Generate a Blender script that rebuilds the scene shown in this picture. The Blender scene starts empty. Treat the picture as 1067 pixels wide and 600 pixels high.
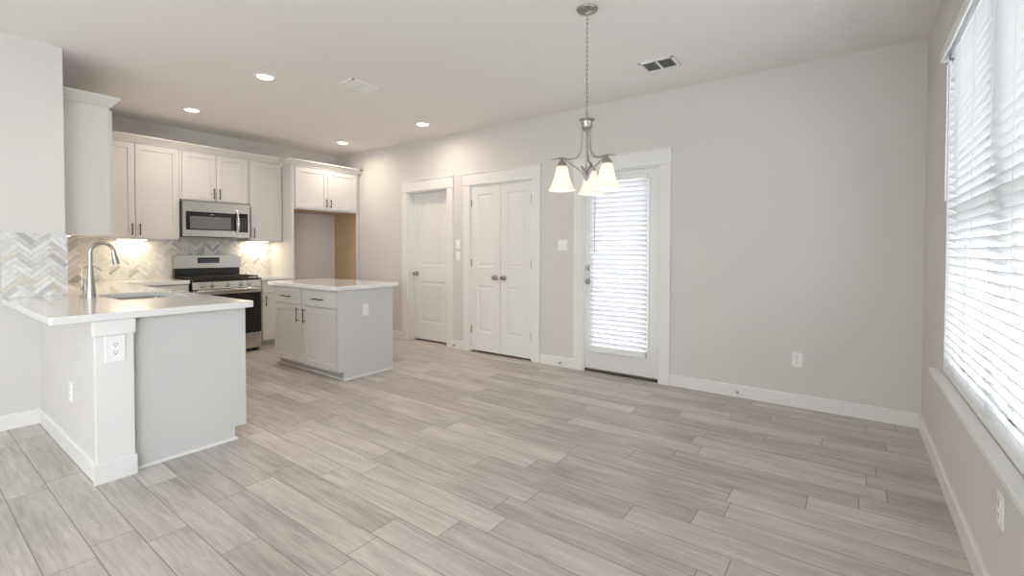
import bpy, bmesh, math, random
from mathutils import Matrix, Vector
random.seed(7)
S = bpy.context.scene
COL = S.collection
PI = math.pi

# ------------------------------------------------------------------ camera
F_PX, CY_PX = 482.51, 270.82
cam_d = bpy.data.cameras.new('camera'); cam = bpy.data.objects.new('camera', cam_d); COL.objects.link(cam)
cam_d.sensor_fit = 'HORIZONTAL'; cam_d.sensor_width = 36.0
cam_d.lens = F_PX / 1067 * 36.0
cam_d.shift_y = -(300 - CY_PX) / 1067
cam_d.clip_start = 0.02; cam_d.clip_end = 200
cam.matrix_world = Matrix((
    (0.59174667, 0.01446631, -0.80599417, 0.0),
    (-0.8061217, 0.01300072, -0.59160696, 0.0),
    (0.00192013, 0.99981084, 0.01935474, 1.2497),
    (0, 0, 0, 1)))
S.camera = cam

# ------------------------------------------------------------------ view, world, added fill lights
S.view_settings.view_transform = 'Standard'
S.view_settings.look = 'None'
S.view_settings.gamma = 1.0
S.view_settings.use_curve_mapping = False
S.view_settings.exposure = 0.56
S.cycles.use_denoising = True
S.cycles.max_bounces = 10
S.cycles.diffuse_bounces = 6
S.cycles.transparent_max_bounces = 12
S.cycles.sample_clamp_indirect = 6.0
S.cycles.caustics_reflective = False
S.cycles.caustics_refractive = False
W = bpy.data.worlds.new('overcast_sky'); S.world = W; W.use_nodes = True
bgn = W.node_tree.nodes['Background']
bgn.inputs[0].default_value = (0.945, 0.968, 1.0, 1); bgn.inputs[1].default_value = 4.2

def area_light(name, loc, rot, sx, sy, power, color, parent=None, shape='RECTANGLE', spread=PI):
    l = bpy.data.lights.new(name, 'AREA'); l.shape = shape; l.size = sx; l.size_y = sy
    l.energy = power; l.color = color; l.spread = spread
    o = bpy.data.objects.new(name, l); COL.objects.link(o); o.location = loc; o.rotation_euler = rot
    if parent: o.parent = parent
    return o
COOL = (0.96, 0.98, 1.0)
area_light('rear_window_fill', (-4.40, 1.7, 1.45), (0, -PI/2, 0), 1.6, 2.6, 20, COOL)  # unseen fill lamp added at the rear window opening
area_light('side_window_fill', (-1.9, -0.40, 1.45), (PI/2, 0, 0), 2.4, 1.6, 40, (0.84, 0.93, 1.0))  # added cool fill lamp inside the unseen side window
LAMP_W, UNDER_W, CHAND_W = 5.0, 1.1, 0.22
WARM = (1.0, 0.84, 0.67); WARMER = (1.0, 0.80, 0.56)

# ------------------------------------------------------------------ materials
def mat(name, color, rough=0.5, metal=0.0, bump=None, var=None, spec=0.5, coat=0.0):
    """principled; var=(scale, amount) subtle tone change of the stuff itself; bump=(scale, strength, distance)"""
    m = bpy.data.materials.new(name); m.use_nodes = True
    nt = m.node_tree; b = nt.nodes['Principled BSDF']
    b.inputs['Base Color'].default_value = (*color, 1)
    b.inputs['Roughness'].default_value = rough; b.inputs['Metallic'].default_value = metal
    b.inputs['Specular IOR Level'].default_value = spec
    b.inputs['Coat Weight'].default_value = coat
    tc = nt.nodes.new('ShaderNodeTexCoord')
    if var:
        n = nt.nodes.new('ShaderNodeTexNoise'); n.inputs['Scale'].default_value = var[0]; n.inputs['Detail'].default_value = 4
        nt.links.new(tc.outputs['Object'], n.inputs['Vector'])
        r = nt.nodes.new('ShaderNodeValToRGB')
        r.color_ramp.elements[0].position = 0.3; r.color_ramp.elements[1].position = 0.7
        r.color_ramp.elements[0].color = (*[c * (1 - var[1]) for c in color], 1)
        r.color_ramp.elements[1].color = (*[min(1, c * (1 + var[1])) for c in color], 1)
        nt.links.new(n.outputs['Fac'], r.inputs['Fac']); nt.links.new(r.outputs['Color'], b.inputs['Base Color'])
    if bump:
        n = nt.nodes.new('ShaderNodeTexNoise'); n.inputs['Scale'].default_value = bump[0]; n.inputs['Detail'].default_value = 3
        nt.links.new(tc.outputs['Object'], n.inputs['Vector'])
        bp = nt.nodes.new('ShaderNodeBump'); bp.inputs['Strength'].default_value = bump[1]; bp.inputs['Distance'].default_value = bump[2]
        nt.links.new(n.outputs['Fac'], bp.inputs['Height']); nt.links.new(bp.outputs['Normal'], b.inputs['Normal'])
    return m

def emit(name, color, strength):
    m = bpy.data.materials.new(name); m.use_nodes = True; nt = m.node_tree
    b = nt.nodes['Principled BSDF']; b.inputs['Base Color'].default_value = (*color, 1)
    b.inputs['Emission Color'].default_value = (*color, 1); b.inputs['Emission Strength'].default_value = strength
    return m

def thin_glass(name):
    m = bpy.data.materials.new(name); m.use_nodes = True; nt = m.node_tree; nt.nodes.clear()
    o = nt.nodes.new('ShaderNodeOutputMaterial'); mx = nt.nodes.new('ShaderNodeMixShader')
    t = nt.nodes.new('ShaderNodeBsdfTransparent'); g = nt.nodes.new('ShaderNodeBsdfGlossy')
    t.inputs[0].default_value = (0.95, 0.97, 0.97, 1); g.inputs['Roughness'].default_value = 0.02
    lw = nt.nodes.new('ShaderNodeLayerWeight'); lw.inputs[0].default_value = 0.5
    pw = nt.nodes.new('ShaderNodeMath'); pw.operation = 'POWER'; pw.inputs[1].default_value = 5.0; nt.links.new(lw.outputs['Facing'], pw.inputs[0])
    fr = nt.nodes.new('ShaderNodeMath'); fr.operation = 'MULTIPLY_ADD'; fr.inputs[1].default_value = 0.5; fr.inputs[2].default_value = 0.03; nt.links.new(pw.outputs[0], fr.inputs[0])
    nt.links.new(fr.outputs[0], mx.inputs[0]); nt.links.new(t.outputs[0], mx.inputs[1]); nt.links.new(g.outputs[0], mx.inputs[2])
    nt.links.new(mx.outputs[0], o.inputs[0]); return m

def translucent(name, color, fac, emission=0.0, ecol=(1, 1, 1)):
    m = bpy.data.materials.new(name); m.use_nodes = True; nt = m.node_tree; nt.nodes.clear()
    o = nt.nodes.new('ShaderNodeOutputMaterial'); mx = nt.nodes.new('ShaderNodeMixShader'); mx.inputs[0].default_value = fac
    d = nt.nodes.new('ShaderNodeBsdfDiffuse'); t = nt.nodes.new('ShaderNodeBsdfTranslucent')
    d.inputs[0].default_value = (*color, 1); t.inputs[0].default_value = (*color, 1)
    nt.links.new(d.outputs[0], mx.inputs[1]); nt.links.new(t.outputs[0], mx.inputs[2])
    last = mx
    if emission:
        e = nt.nodes.new('ShaderNodeEmission'); e.inputs[0].default_value = (*ecol, 1); e.inputs[1].default_value = emission
        a = nt.nodes.new('ShaderNodeAddShader'); nt.links.new(mx.outputs[0], a.inputs[0]); nt.links.new(e.outputs[0], a.inputs[1]); last = a
    nt.links.new(last.outputs[0], o.inputs[0]); return m

def brushed(name, color, rough, scale=(2, 2, 400)):
    m = mat(name, color, rough, 1.0); nt = m.node_tree; b = nt.nodes['Principled BSDF']
    tc = nt.nodes.new('ShaderNodeTexCoord'); mp = nt.nodes.new('ShaderNodeMapping'); mp.inputs['Scale'].default_value = scale
    n = nt.nodes.new('ShaderNodeTexNoise'); n.inputs['Scale'].default_value = 1.0
    nt.links.new(tc.outputs['Object'], mp.inputs[0]); nt.links.new(mp.outputs[0], n.inputs['Vector'])
    r = nt.nodes.new('ShaderNodeMapRange'); r.inputs['To Min'].default_value = rough * 0.8; r.inputs['To Max'].default_value = rough * 1.25
    nt.links.new(n.outputs['Fac'], r.inputs['Value']); nt.links.new(r.outputs[0], b.inputs['Roughness']); return m

def floor_material():
    m = bpy.data.materials.new('wood_look_plank_tile'); m.use_nodes = True; nt = m.node_tree; b = nt.nodes['Principled BSDF']
    L = nt.links; N = nt.nodes.new
    def math_(op, a, c=None, v=None):
        n = N('ShaderNodeMath'); n.operation = op
        if isinstance(a, (int, float)): n.inputs[0].default_value = a
        else: L.new(a, n.inputs[0])
        if c is not None:
            if isinstance(c, (int, float)): n.inputs[1].default_value = c
            else: L.new(c, n.inputs[1])
        return n.outputs[0]
    geo = N('ShaderNodeNewGeometry'); sep = N('ShaderNodeSeparateXYZ'); L.new(geo.outputs['Position'], sep.inputs[0])
    X, Y = sep.outputs['X'], sep.outputs['Y']
    PW, PL = 0.1525, 0.914
    cu = math_('DIVIDE', math_('ADD', X, -0.045 + 20 * PW), PW)
    ci = math_('FLOOR', cu); cf = math_('FRACT', cu)
    wn = N('ShaderNodeTexWhiteNoise'); wn.noise_dimensions = '1D'; L.new(ci, wn.inputs['W'])
    ru = math_('DIVIDE', math_('ADD', math_('ADD', Y, 10.0), math_('MULTIPLY', wn.outputs['Value'], PL)), PL)
    ri = math_('FLOOR', ru); rf = math_('FRACT', ru)
    cmb = N('ShaderNodeCombineXYZ'); L.new(ci, cmb.inputs[0]); L.new(ri, cmb.inputs[1])
    w2 = N('ShaderNodeTexWhiteNoise'); w2.noise_dimensions = '2D'; L.new(cmb.outputs[0], w2.inputs['Vector'])
    # grout: distance to nearest plank edge in metres
    ex = math_('MULTIPLY', math_('MINIMUM', cf, math_('SUBTRACT', 1.0, cf)), PW)
    ey = math_('MULTIPLY', math_('MINIMUM', rf, math_('SUBTRACT', 1.0, rf)), PL)
    e = math_('MINIMUM', ex, ey)
    gr = N('ShaderNodeMapRange'); gr.inputs['From Min'].default_value = 0.0014; gr.inputs['From Max'].default_value = 0.0026
    L.new(e, gr.inputs['Value'])
    # grain coordinates, shifted per plank
    off = math_('MULTIPLY', w2.outputs['Value'], 37.0)
    gx = math_('ADD', math_('MULTIPLY', X, 42.0), off); gy = math_('ADD', math_('MULTIPLY', Y, 2.8), off)
    gv = N('ShaderNodeCombineXYZ'); L.new(gx, gv.inputs[0]); L.new(gy, gv.inputs[1]); L.new(off, gv.inputs[2])
    n1 = N('ShaderNodeTexNoise'); n1.inputs['Scale'].default_value = 1.0; n1.inputs['Detail'].default_value = 7; n1.inputs['Roughness'].default_value = 0.62; n1.inputs['Distortion'].default_value = 1.1
    L.new(gv.outputs[0], n1.inputs['Vector'])
    bx = math_('ADD', math_('MULTIPLY', X, 11.0), off); by = math_('ADD', math_('MULTIPLY', Y, 2.0), off)
    bv = N('ShaderNodeCombineXYZ'); L.new(bx, bv.inputs[0]); L.new(by, bv.inputs[1]); L.new(off, bv.inputs[2])
    n2 = N('ShaderNodeTexNoise'); n2.inputs['Scale'].default_value = 1.0; n2.inputs['Detail'].default_value = 4; n2.inputs['Distortion'].default_value = 0.4
    L.new(bv.outputs[0], n2.inputs['Vector'])
    cr = N('ShaderNodeValToRGB'); els = cr.color_ramp.elements
    els[0].position = 0.0; els[0].color = (0.29, 0.26, 0.238, 1)
    els[1].position = 1.0; els[1].color = (0.69, 0.645, 0.607, 1)
    x_ = els.new(0.5); x_.color = (0.50, 0.462, 0.432, 1)
    tone = math_('ADD', math_('MULTIPLY', math_('SUBTRACT', n1.outputs['Fac'], 0.5), 1.35), math_('MULTIPLY', math_('SUBTRACT', n2.outputs['Fac'], 0.5), 0.85))
    tone = math_('ADD', tone, math_('MULTIPLY', math_('SUBTRACT', w2.outputs['Value'], 0.5), 0.40))
    tone = math_('ADD', tone, 0.55)
    L.new(tone, cr.inputs['Fac'])
    mx = N('ShaderNodeMix'); mx.data_type = 'RGBA'
    mx.inputs['A'].default_value = (0.23, 0.215, 0.20, 1); L.new(cr.outputs['Color'], mx.inputs['B']); L.new(gr.outputs[0], mx.inputs['Factor'])
    L.new(mx.outputs['Result'], b.inputs['Base Color'])
    rr = N('ShaderNodeMapRange'); rr.inputs['To Min'].default_value = 0.36; rr.inputs['To Max'].default_value = 0.50
    L.new(n1.outputs['Fac'], rr.inputs['Value']); L.new(rr.outputs[0], b.inputs['Roughness'])
    bp = N('ShaderNodeBump'); bp.inputs['Strength'].default_value = 0.35; bp.inputs['Distance'].default_value = 0.0015
    hh = math_('ADD', math_('MULTIPLY', gr.outputs[0], 1.0), math_('MULTIPLY', n1.outputs['Fac'], 0.25))
    L.new(hh, bp.inputs['Height']); L.new(bp.outputs['Normal'], b.inputs['Normal'])
    return m

def tile_material():
    m = bpy.data.materials.new('marble_herringbone_tile'); m.use_nodes = True; nt = m.node_tree; b = nt.nodes['Principled BSDF']
    at = nt.nodes.new('ShaderNodeAttribute'); at.attribute_name = 'tile_tone'
    tc = nt.nodes.new('ShaderNodeTexCoord')
    n = nt.nodes.new('ShaderNodeTexNoise'); n.inputs['Scale'].default_value = 22; n.inputs['Detail'].default_value = 6; n.inputs['Distortion'].default_value = 1.5
    nt.links.new(tc.outputs['Object'], n.inputs['Vector'])
    r = nt.nodes.new('ShaderNodeMapRange'); r.inputs['From Min'].default_value = 0.3; r.inputs['From Max'].default_value = 0.7; r.inputs['To Min'].default_value = 0.82; r.inputs['To Max'].default_value = 1.06
    nt.links.new(n.outputs['Fac'], r.inputs['Value'])
    mx = nt.nodes.new('ShaderNodeVectorMath'); mx.operation = 'SCALE'
    nt.links.new(at.outputs['Color'], mx.inputs[0]); nt.links.new(r.outputs[0], mx.inputs['Scale'])
    nt.links.new(mx.outputs[0], b.inputs['Base Color']); b.inputs['Roughness'].default_value = 0.35
    return m

M = dict(
    wall=mat('greige_wall_paint', (0.70, 0.678, 0.655), 0.75, bump=(220, 0.10, 0.002), spec=0.25),
    ceil=mat('ceiling_paint', (0.87, 0.852, 0.838), 0.85, bump=(160, 0.10, 0.002), spec=0.2),
    trim=mat('white_trim_paint', (0.82, 0.815, 0.80), 0.38),
    door=mat('white_door_paint', (0.80, 0.795, 0.78), 0.40),
    cab=mat('white_cabinet_paint', (0.665, 0.66, 0.65), 0.42),
    raw=mat('tan_melamine', (0.52, 0.375, 0.23), 0.5, var=(6, 0.06)),
    dark=mat('toe_kick_board', (0.55, 0.54, 0.52), 0.6),  # toe kick board, a darker grey than the cabinet paint
    counter=mat('white_quartz', (0.82, 0.815, 0.805), 0.08, var=(9, 0.03), coat=0.3),
    steel=brushed('brushed_stainless', (0.66, 0.64, 0.61), 0.23, (4, 4, 300)),
    nickel=brushed('brushed_nickel', (0.42, 0.40, 0.37), 0.34, (60, 60, 60)),
    chrome=mat('polished_chrome', (0.80, 0.79, 0.78), 0.10, 1.0),
    bronze=mat('dark_bronze_pull', (0.085, 0.075, 0.068), 0.38, 0.7),
    black=mat('black_enamel', (0.022, 0.022, 0.024), 0.25),
    iron=mat('cast_iron', (0.02, 0.02, 0.02), 0.6),
    bglass=mat('black_glass', (0.012, 0.012, 0.013), 0.06),
    mesh=mat('grey_window_mesh', (0.16, 0.165, 0.17), 0.12, var=(300, 0.15)),
    plastic=mat('white_plastic', (0.90, 0.90, 0.895), 0.35),
    slot=mat('dark_slot', (0.04, 0.04, 0.04), 0.6),
    vinyl=mat('white_vinyl', (0.86, 0.87, 0.87), 0.4),
    slat=translucent('white_faux_wood_slat', (0.86, 0.865, 0.88), 0.10),
    door_slat=translucent('white_backlit_slat', (0.86, 0.86, 0.885), 0.27),
    wand=mat('grey_wand_plastic', (0.36, 0.36, 0.38), 0.3),
    cord=mat('white_cord', (0.75, 0.75, 0.76), 0.7),
    glass=thin_glass('window_glass'),
    grey=mat('grey_filter', (0.16, 0.165, 0.17), 0.7, var=(80, 0.12)),
    louver=mat('vent_louver', (0.93, 0.945, 0.96), 0.45),
    backing=mat('vent_gap_shade_grey', (0.20, 0.205, 0.21), 0.6),  # dark backing paints the shade in the louver gaps
    grout=mat('tile_grout', (0.66, 0.64, 0.61), 0.8),
    rubber=mat('white_rubber', (0.8, 0.8, 0.79), 0.6),
    thresh=mat('bronze_threshold', (0.10, 0.09, 0.08), 0.45, 0.5),
    patio=mat('patio_concrete', (0.62, 0.61, 0.59), 0.85, var=(2.5, 0.08)),
    fence=mat('pale_vinyl_fence', (0.75, 0.76, 0.77), 0.6),
    siding=mat('white_lap_siding', (0.78, 0.79, 0.80), 0.6),
    floor=floor_material(), tile=tile_material(),
    lens=emit('lit_lens', (1.0, 0.90, 0.76), 9.0),
    strip=emit('lit_strip', (1.0, 0.86, 0.62), 7.0),
    disp=emit('display_glow', (0.16, 0.20, 0.30), 0.3),
    bulb=emit('lit_bulb', (1.0, 0.88, 0.70), 2.2),
    shade=translucent('alabaster_glass', (0.88, 0.84, 0.79), 0.40, 0.10, (1.0, 0.93, 0.85)),
)

# ------------------------------------------------------------------ mesh helpers
class B:
    def __init__(s): s.bm = bmesh.new()
    def box(s, x0, x1, y0, y1, z0, z1, bev=0.0, seg=1, T=None):
        mx = Matrix.Translation(((x0 + x1) / 2, (y0 + y1) / 2, (z0 + z1) / 2)) @ Matrix.Diagonal((abs(x1 - x0), abs(y1 - y0), abs(z1 - z0), 1))
        t = bmesh.new(); bmesh.ops.create_cube(t, size=1.0, matrix=mx)
        if bev: bmesh.ops.bevel(t, geom=t.edges[:], offset=bev, segments=seg, profile=0.5, affect='EDGES')
        return s.merge(t, T)
    def merge(s, t, T=None):
        if T is not None: bmesh.ops.transform(t, matrix=T, verts=t.verts)
        tmp = bpy.data.meshes.new('t'); t.to_mesh(tmp); s.bm.from_mesh(tmp); t.free(); bpy.data.meshes.remove(tmp); return s
    def prism(s, pts, axis, a, b, bev=0.0, T=None):
        """polygon pts in the two other axes (cyclic order: x->(y,z), y->(x,z), z->(x,y)), extruded from a to b"""
        t = bmesh.new()
        def P(p, v): return {'x': (v, p[0], p[1]), 'y': (p[0], v, p[1]), 'z': (p[0], p[1], v)}[axis]
        va = [t.verts.new(P(p, a)) for p in pts]; vb = [t.verts.new(P(p, b)) for p in pts]
        t.faces.new(va); t.faces.new(vb); n = len(pts)
        for i in range(n): t.faces.new((va[i], va[(i + 1) % n], vb[(i + 1) % n], vb[i]))
        bmesh.ops.recalc_face_normals(t, faces=t.faces[:])
        if bev: bmesh.ops.bevel(t, geom=t.edges[:], offset=bev, segments=1, affect='EDGES')
        return s.merge(t, T)
    def tube(s, pts, r, seg=10, T=None, closed=False):
        pts = [Vector(p) for p in pts]; n = len(pts)
        rs = r if isinstance(r, (list, tuple)) else [r] * n
        t = bmesh.new(); rings = []; prev = None
        for i, p in enumerate(pts):
            if closed: d = (pts[(i + 1) % n] - pts[i - 1]).normalized()
            else: d = (pts[min(i + 1, n - 1)] - pts[max(i - 1, 0)]).normalized()
            if prev is None:
                a = Vector((0, 0, 1)) if abs(d.z) < 0.9 else Vector((1, 0, 0)); u = d.cross(a).normalized()
            else: u = (prev - d * prev.dot(d)).normalized()
            prev = u; v = d.cross(u)
            rings.append([t.verts.new(p + (u * math.cos(2 * PI * k / seg) + v * math.sin(2 * PI * k / seg)) * rs[i]) for k in range(seg)])
        m = n if closed else n - 1
        for i in range(m):
            A, Bq = rings[i], rings[(i + 1) % n]
            for k in range(seg): t.faces.new((A[k], A[(k + 1) % seg], Bq[(k + 1) % seg], Bq[k]))
        if not closed: t.faces.new(rings[0]); t.faces.new(rings[-1])
        bmesh.ops.recalc_face_normals(t, faces=t.faces[:])
        return s.merge(t, T)
    def lathe(s, prof, seg=24, T=None):
        """profile (r, z) revolved about z; r=0 ends close"""
        t = bmesh.new(); rings = []
        for r, z in prof:
            rings.append([t.verts.new((0, 0, z))] if r < 1e-6 else [t.verts.new((r * math.cos(2 * PI * k / seg), r * math.sin(2 * PI * k / seg), z)) for k in range(seg)])
        for A, C in zip(rings, rings[1:]):
            for k in range(seg):
                if len(A) == 1 and len(C) == 1: continue
                if len(A) == 1: t.faces.new((A[0], C[k], C[(k + 1) % seg]))
                elif len(C) == 1: t.faces.new((A[k], A[(k + 1) % seg], C[0]))
                else: t.faces.new((A[k], A[(k + 1) % seg], C[(k + 1) % seg], C[k]))
        bmesh.ops.recalc_face_normals(t, faces=t.faces[:])
        return s.merge(t, T)
    def quad(s, pts, T=None):
        t = bmesh.new(); t.faces.new([t.verts.new(p) for p in pts]); return s.merge(t, T)

def wloc(o):
    v = Vector((0, 0, 0))
    while o is not None: v = v + o.location; o = o.parent
    return v
def done(b, name, m, parent=None, smooth=False, T=None, origin=None):
    """link a builder as ONE mesh object; its coordinates are world coordinates (after T)"""
    bm = b.bm
    if T is not None: bmesh.ops.transform(bm, matrix=T, verts=bm.verts); 
    if T is not None and T.determinant() < 0: bmesh.ops.reverse_faces(bm, faces=bm.faces[:])
    off = wloc(parent) if parent is not None else Vector(origin) if origin is not None else Vector((0, 0, 0))
    if off.length: bmesh.ops.translate(bm, vec=-off, verts=bm.verts)
    me = bpy.data.meshes.new(name); bm.to_mesh(me); bm.free()
    me.materials.append(M[m] if isinstance(m, str) else m)
    if smooth:
        for p in me.polygons: p.use_smooth = True
        me.set_sharp_from_angle(angle=math.radians(38))
    o = bpy.data.objects.new(name, me); COL.objects.link(o)
    if parent is not None: o.parent = parent
    elif origin is not None: o.location = origin
    return o
def tag(o, label=None, cat=None, group=None, kind=None):
    if label: o['label'] = label
    if cat: o['category'] = cat
    if group: o['group'] = group
    if kind: o['kind'] = kind
    return o
def thing(name, loc, label, cat, group=None):
    o = bpy.data.objects.new(name, None); COL.objects.link(o); o.location = loc; o.empty_display_size = 0.1
    return tag(o, label, cat, group)
def structure(name, loc=(0, 0, 0), label=None):
    o = bpy.data.objects.new(name, None); COL.objects.link(o); o.location = loc; o['kind'] = 'structure'
    if label: o['label'] = label
    return o
def struct(b, name, m, label=None, smooth=False):
    o = done(b, name, m, smooth=smooth); o['kind'] = 'structure'
    if label: o['label'] = label
    return o
def dup(root, loc, label=None):
    def cp(o, parent):
        c = o.copy(); COL.objects.link(c)
        if parent is not None: c.parent = parent
        for ch in [k for k in o.children]: cp(ch, c)
        return c
    r = cp(root, None); r.location = loc
    if label: r['label'] = label
    return r
def frame(origin, u, n):
    """local (u across, n outward from the face, z up) -> world"""
    u = Vector(u); n = Vector(n); z = Vector((0, 0, 1)); m = Matrix.Identity(4)
    for i in range(3): m[i][0], m[i][1], m[i][2], m[i][3] = u[i], n[i], z[i], origin[i]
    return m
def arc(c, r, a0, a1, n, plane):
    o = []
    for i in range(n + 1):
        a = a0 + (a1 - a0) * i / n; o.append(plane(c, r * math.cos(a), r * math.sin(a)))
    return o
def rotT(loc, axis, ang): return Matrix.Translation(loc) @ Matrix.Rotation(ang, 4, axis)

# key planes of the place (metres)
XD, YW, YK, YS, XL, H = 4.343, -0.410, 6.630, 4.730, 0.815, 2.743
SGL = (4.22, 4.985); DBL = (2.905, 3.827); EXT = (1.457, 2.258); DH = 2.06
WX0, WX1, WZ0, WZ1 = 1.55, 3.42, 0.595, 2.335

# ------------------------------------------------------------------ outdoors
b = B(); b.box(-14, 16, -14, 18, -0.25, -0.12); struct(b, 'ground', 'patio')
b = B(); b.box(XD + 0.15, XD + 3.2, -1.0, 2.68, -0.12, -0.03); struct(b, 'patio_slab', 'patio')
fr = thing('garden_fence', (2.5, -4.2, -0.12), 'pale board fence outside, seen in slivers through the large window blind', 'fence')
b = B()
for i in range(40): b.box(-2 + i * 0.2, -2 + i * 0.2 + 0.19, -4.22, -4.19, -0.12, 1.65)
done(b, 'boards', 'fence', fr)
b = B()
for z in (0.2, 1.35): b.box(-2, 6, -4.19, -4.14, z, z + 0.09)
done(b, 'rail', 'fence', fr)

# ------------------------------------------------------------------ room shell
b = B(); b.box(-4.6, XD + 0.14, YW - 0.14, YK + 0.12, -0.12, 0.0); struct(b, 'floor', 'floor')
b = B(); b.box(-4.6, XD + 0.14, YW - 0.14, YK + 0.12, H, H + 0.12); struct(b, 'ceiling', 'ceil')
b = B()                                                             # wall with the three doors
x0, x1 = XD, XD + 0.14
ys = [YW - 0.14, *EXT, *DBL, *SGL, YK]
for i in range(0, 8, 2): b.box(x0, x1, ys[i], ys[i + 1], 0, H)
for a, c in (EXT, DBL, SGL): b.box(x0, x1, a, c, DH, H)
struct(b, 'wall_right', 'wall')
b = B(); b.box(XL - 0.125, XD + 0.14, YK, YK + 0.12, 0, H); struct(b, 'wall_back', 'wall')
b = B(); xc0, xc1 = XD + .1401, XD + .95                           # unseen closet boxes added to stop light leaking under the doors
b.box(xc1, xc1 + .1, 2.70, 5.20, 0, H); b.box(xc0, xc1, 2.70, 2.80, 0, H); b.box(xc0, xc1, 3.97, 4.07, 0, H); b.box(xc0, xc1, 5.10, 5.20, 0, H); b.box(xc0, xc1, 2.80, 5.10, 2.5, H); b.box(xc0, xc1, 2.80, 5.10, -.12, -.001)
struct(b, 'closet_light_block', 'wall')
b = B(); b.prism([(-4.5, YS), (XL, YS), (XL, YK), (XL - 0.125, YK), (XL - 0.125, YS + 0.13), (-4.5, YS + 0.13)], 'z', 0, H)
struct(b, 'wall_left', 'wall')
b = B()                                                             # wall with the large window
y0, y1 = YW - 0.14, YW
b.box(-4.5, -3.3, y0, y1, 0, H); b.box(-3.3, -0.5, y0, y1, 0, 0.6); b.box(-3.3, -0.5, y0, y1, 2.335, H); b.box(-0.5, WX0, y0, y1, 0, H)
b.box(WX0, WX1, y0, y1, 0, WZ0); b.box(WX0, WX1, y0, y1, WZ1, H); b.box(WX1, XD, y0, y1, 0, H)
struct(b, 'wall_front', 'wall')
b = B()
b.box(-4.62, -4.5, YW - 0.14, 0.3, 0, H); b.box(-4.62, -4.5, 3.1, YS + 0.13, 0, H); b.box(-4.62, -4.5, 0.3, 3.1, 2.335, H); b.box(-4.62, -4.5, 0.3, 3.1, 0, 0.6)
struct(b, 'wall_rear', 'wall')
b = B(); b.box(0.672, XL, 3.246, YS, 0, 0.873); struct(b, 'wall_peninsula', 'wall')
# unseen windows behind the camera; the rear one sized for its light
for nm, ax, rng in (('window_2', 'x', (-3.3, -0.5, 0.6, 2.335)), ('window_3', 'y', (0.3, 3.1, 0.6, 2.335))):
    w = structure(nm, (0, 0, 0)); a0, a1, z0, z1 = rng; f = B(); g = B()
    def bx(B_, p0, p1, q0, q1, za, zb):
        if ax == 'x': B_.box(p0, p1, YW - 0.12 + q0, YW - 0.12 + q1, za, zb)
        else: B_.box(-4.60 + q0, -4.60 + q1, p0, p1, za, zb)
    mid = (a0 + a1) / 2
    for p0, p1, za, zb in ((a0, a0 + .05, z0, z1), (a1 - .05, a1, z0, z1), (mid - .04, mid + .04, z0, z1), (a0, a1, z0, z0 + .05), (a0, a1, z1 - .05, z1)): bx(f, p0, p1, 0, .06, za, zb)
    bx(g, a0 + .05, a1 - .05, .028, .032, z0 + .05, z1 - .05)
    done(f, 'window_frame', 'vinyl', w); done(g, 'pane', 'glass', w)

# ------------------------------------------------------------------ baseboards and door casings
BH, BT = 0.104, 0.014
def baseboard(name, segs, label=None):
    for axis, at, a, c, sgn in segs:
        b = B()
        prof = [(0, 0), (BT * sgn, 0), (BT * sgn, BH - 0.010), (BT * sgn * 0.55, BH), (0, BH)]
        if axis == 'y': b.prism([(at + p[0], p[1]) for p in prof], 'y', a, c)
        else: b.prism([(at + p[0], p[1]) for p in prof], 'x', a, c)
        struct(b, name, 'trim')
baseboard('baseboard_right', [('y', XD, YW, 1.356, -1), ('y', XD, 2.37, 2.79, -1), ('y', XD, 3.935, 4.12, -1), ('y', XD, 5.09, 6.04, -1)])
baseboard('baseboard_front', [('x', YW, -0.5, XD - BT, 1)])
baseboard('baseboard_left', [('x', YS, -4.4, 0.672, -1)])
baseboard('baseboard_peninsula', [('y', 0.672, 3.246, YS - BT, -1)])
def casing(name, a, c, la, rc, cap=0.006):
    b = B()
    b.box(XD - 0.020, XD, a - la, a, 0, DH, 0.002); b.box(XD - 0.020, XD, c, c + rc, 0, DH, 0.002)
    b.box(XD - 0.026, XD, a - la - cap, c + rc + cap, DH, 2.196, 0.002)
    b.box(XD - 0.034, XD, a - la - cap - .006, c + rc + cap + .006, 2.196, 2.210, 0.002)
    # jamb liners and stop inside the opening
    b.box(XD - 0.004, XD + 0.139, a, a + 0.012, 0, DH - .012); b.box(XD - 0.004, XD + 0.139, c - 0.012, c, 0, DH - .012); b.box(XD - 0.004, XD + 0.139, a, c, DH - 0.012, DH)
    struct(b, name, 'trim')
casing('trim_1', *SGL, 0.104, 0.104); casing('trim_2', *DBL, 0.112, 0.108); casing('trim_3', *EXT, 0.100, 0.112)
b = B(); b.box(0.662, 0.828, 3.226, 3.246, 0.0, 0.80, 0.002); struct(b, 'trim_4', 'trim', 'white trim board on the end of the peninsula half wall')
b = B(); b.box(0.650, 0.836, 3.212, 3.226, 0.0, BH + .004, 0.002); b.box(0.650, 0.664, 3.226, 3.246, 0.0, BH, .002); b.box(0.828, 0.8355, 3.226, 3.28, 0.0, BH + .004, .001)
struct(b, 'trim_5', 'trim', 'white base block at the foot of the peninsula end')
b = B(); b.box(0.652, 0.834, 3.211, 3.246, 0.792, 0.873, 0.002); struct(b, 'trim_6', 'trim', 'white capital block under the counter corner')

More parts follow.
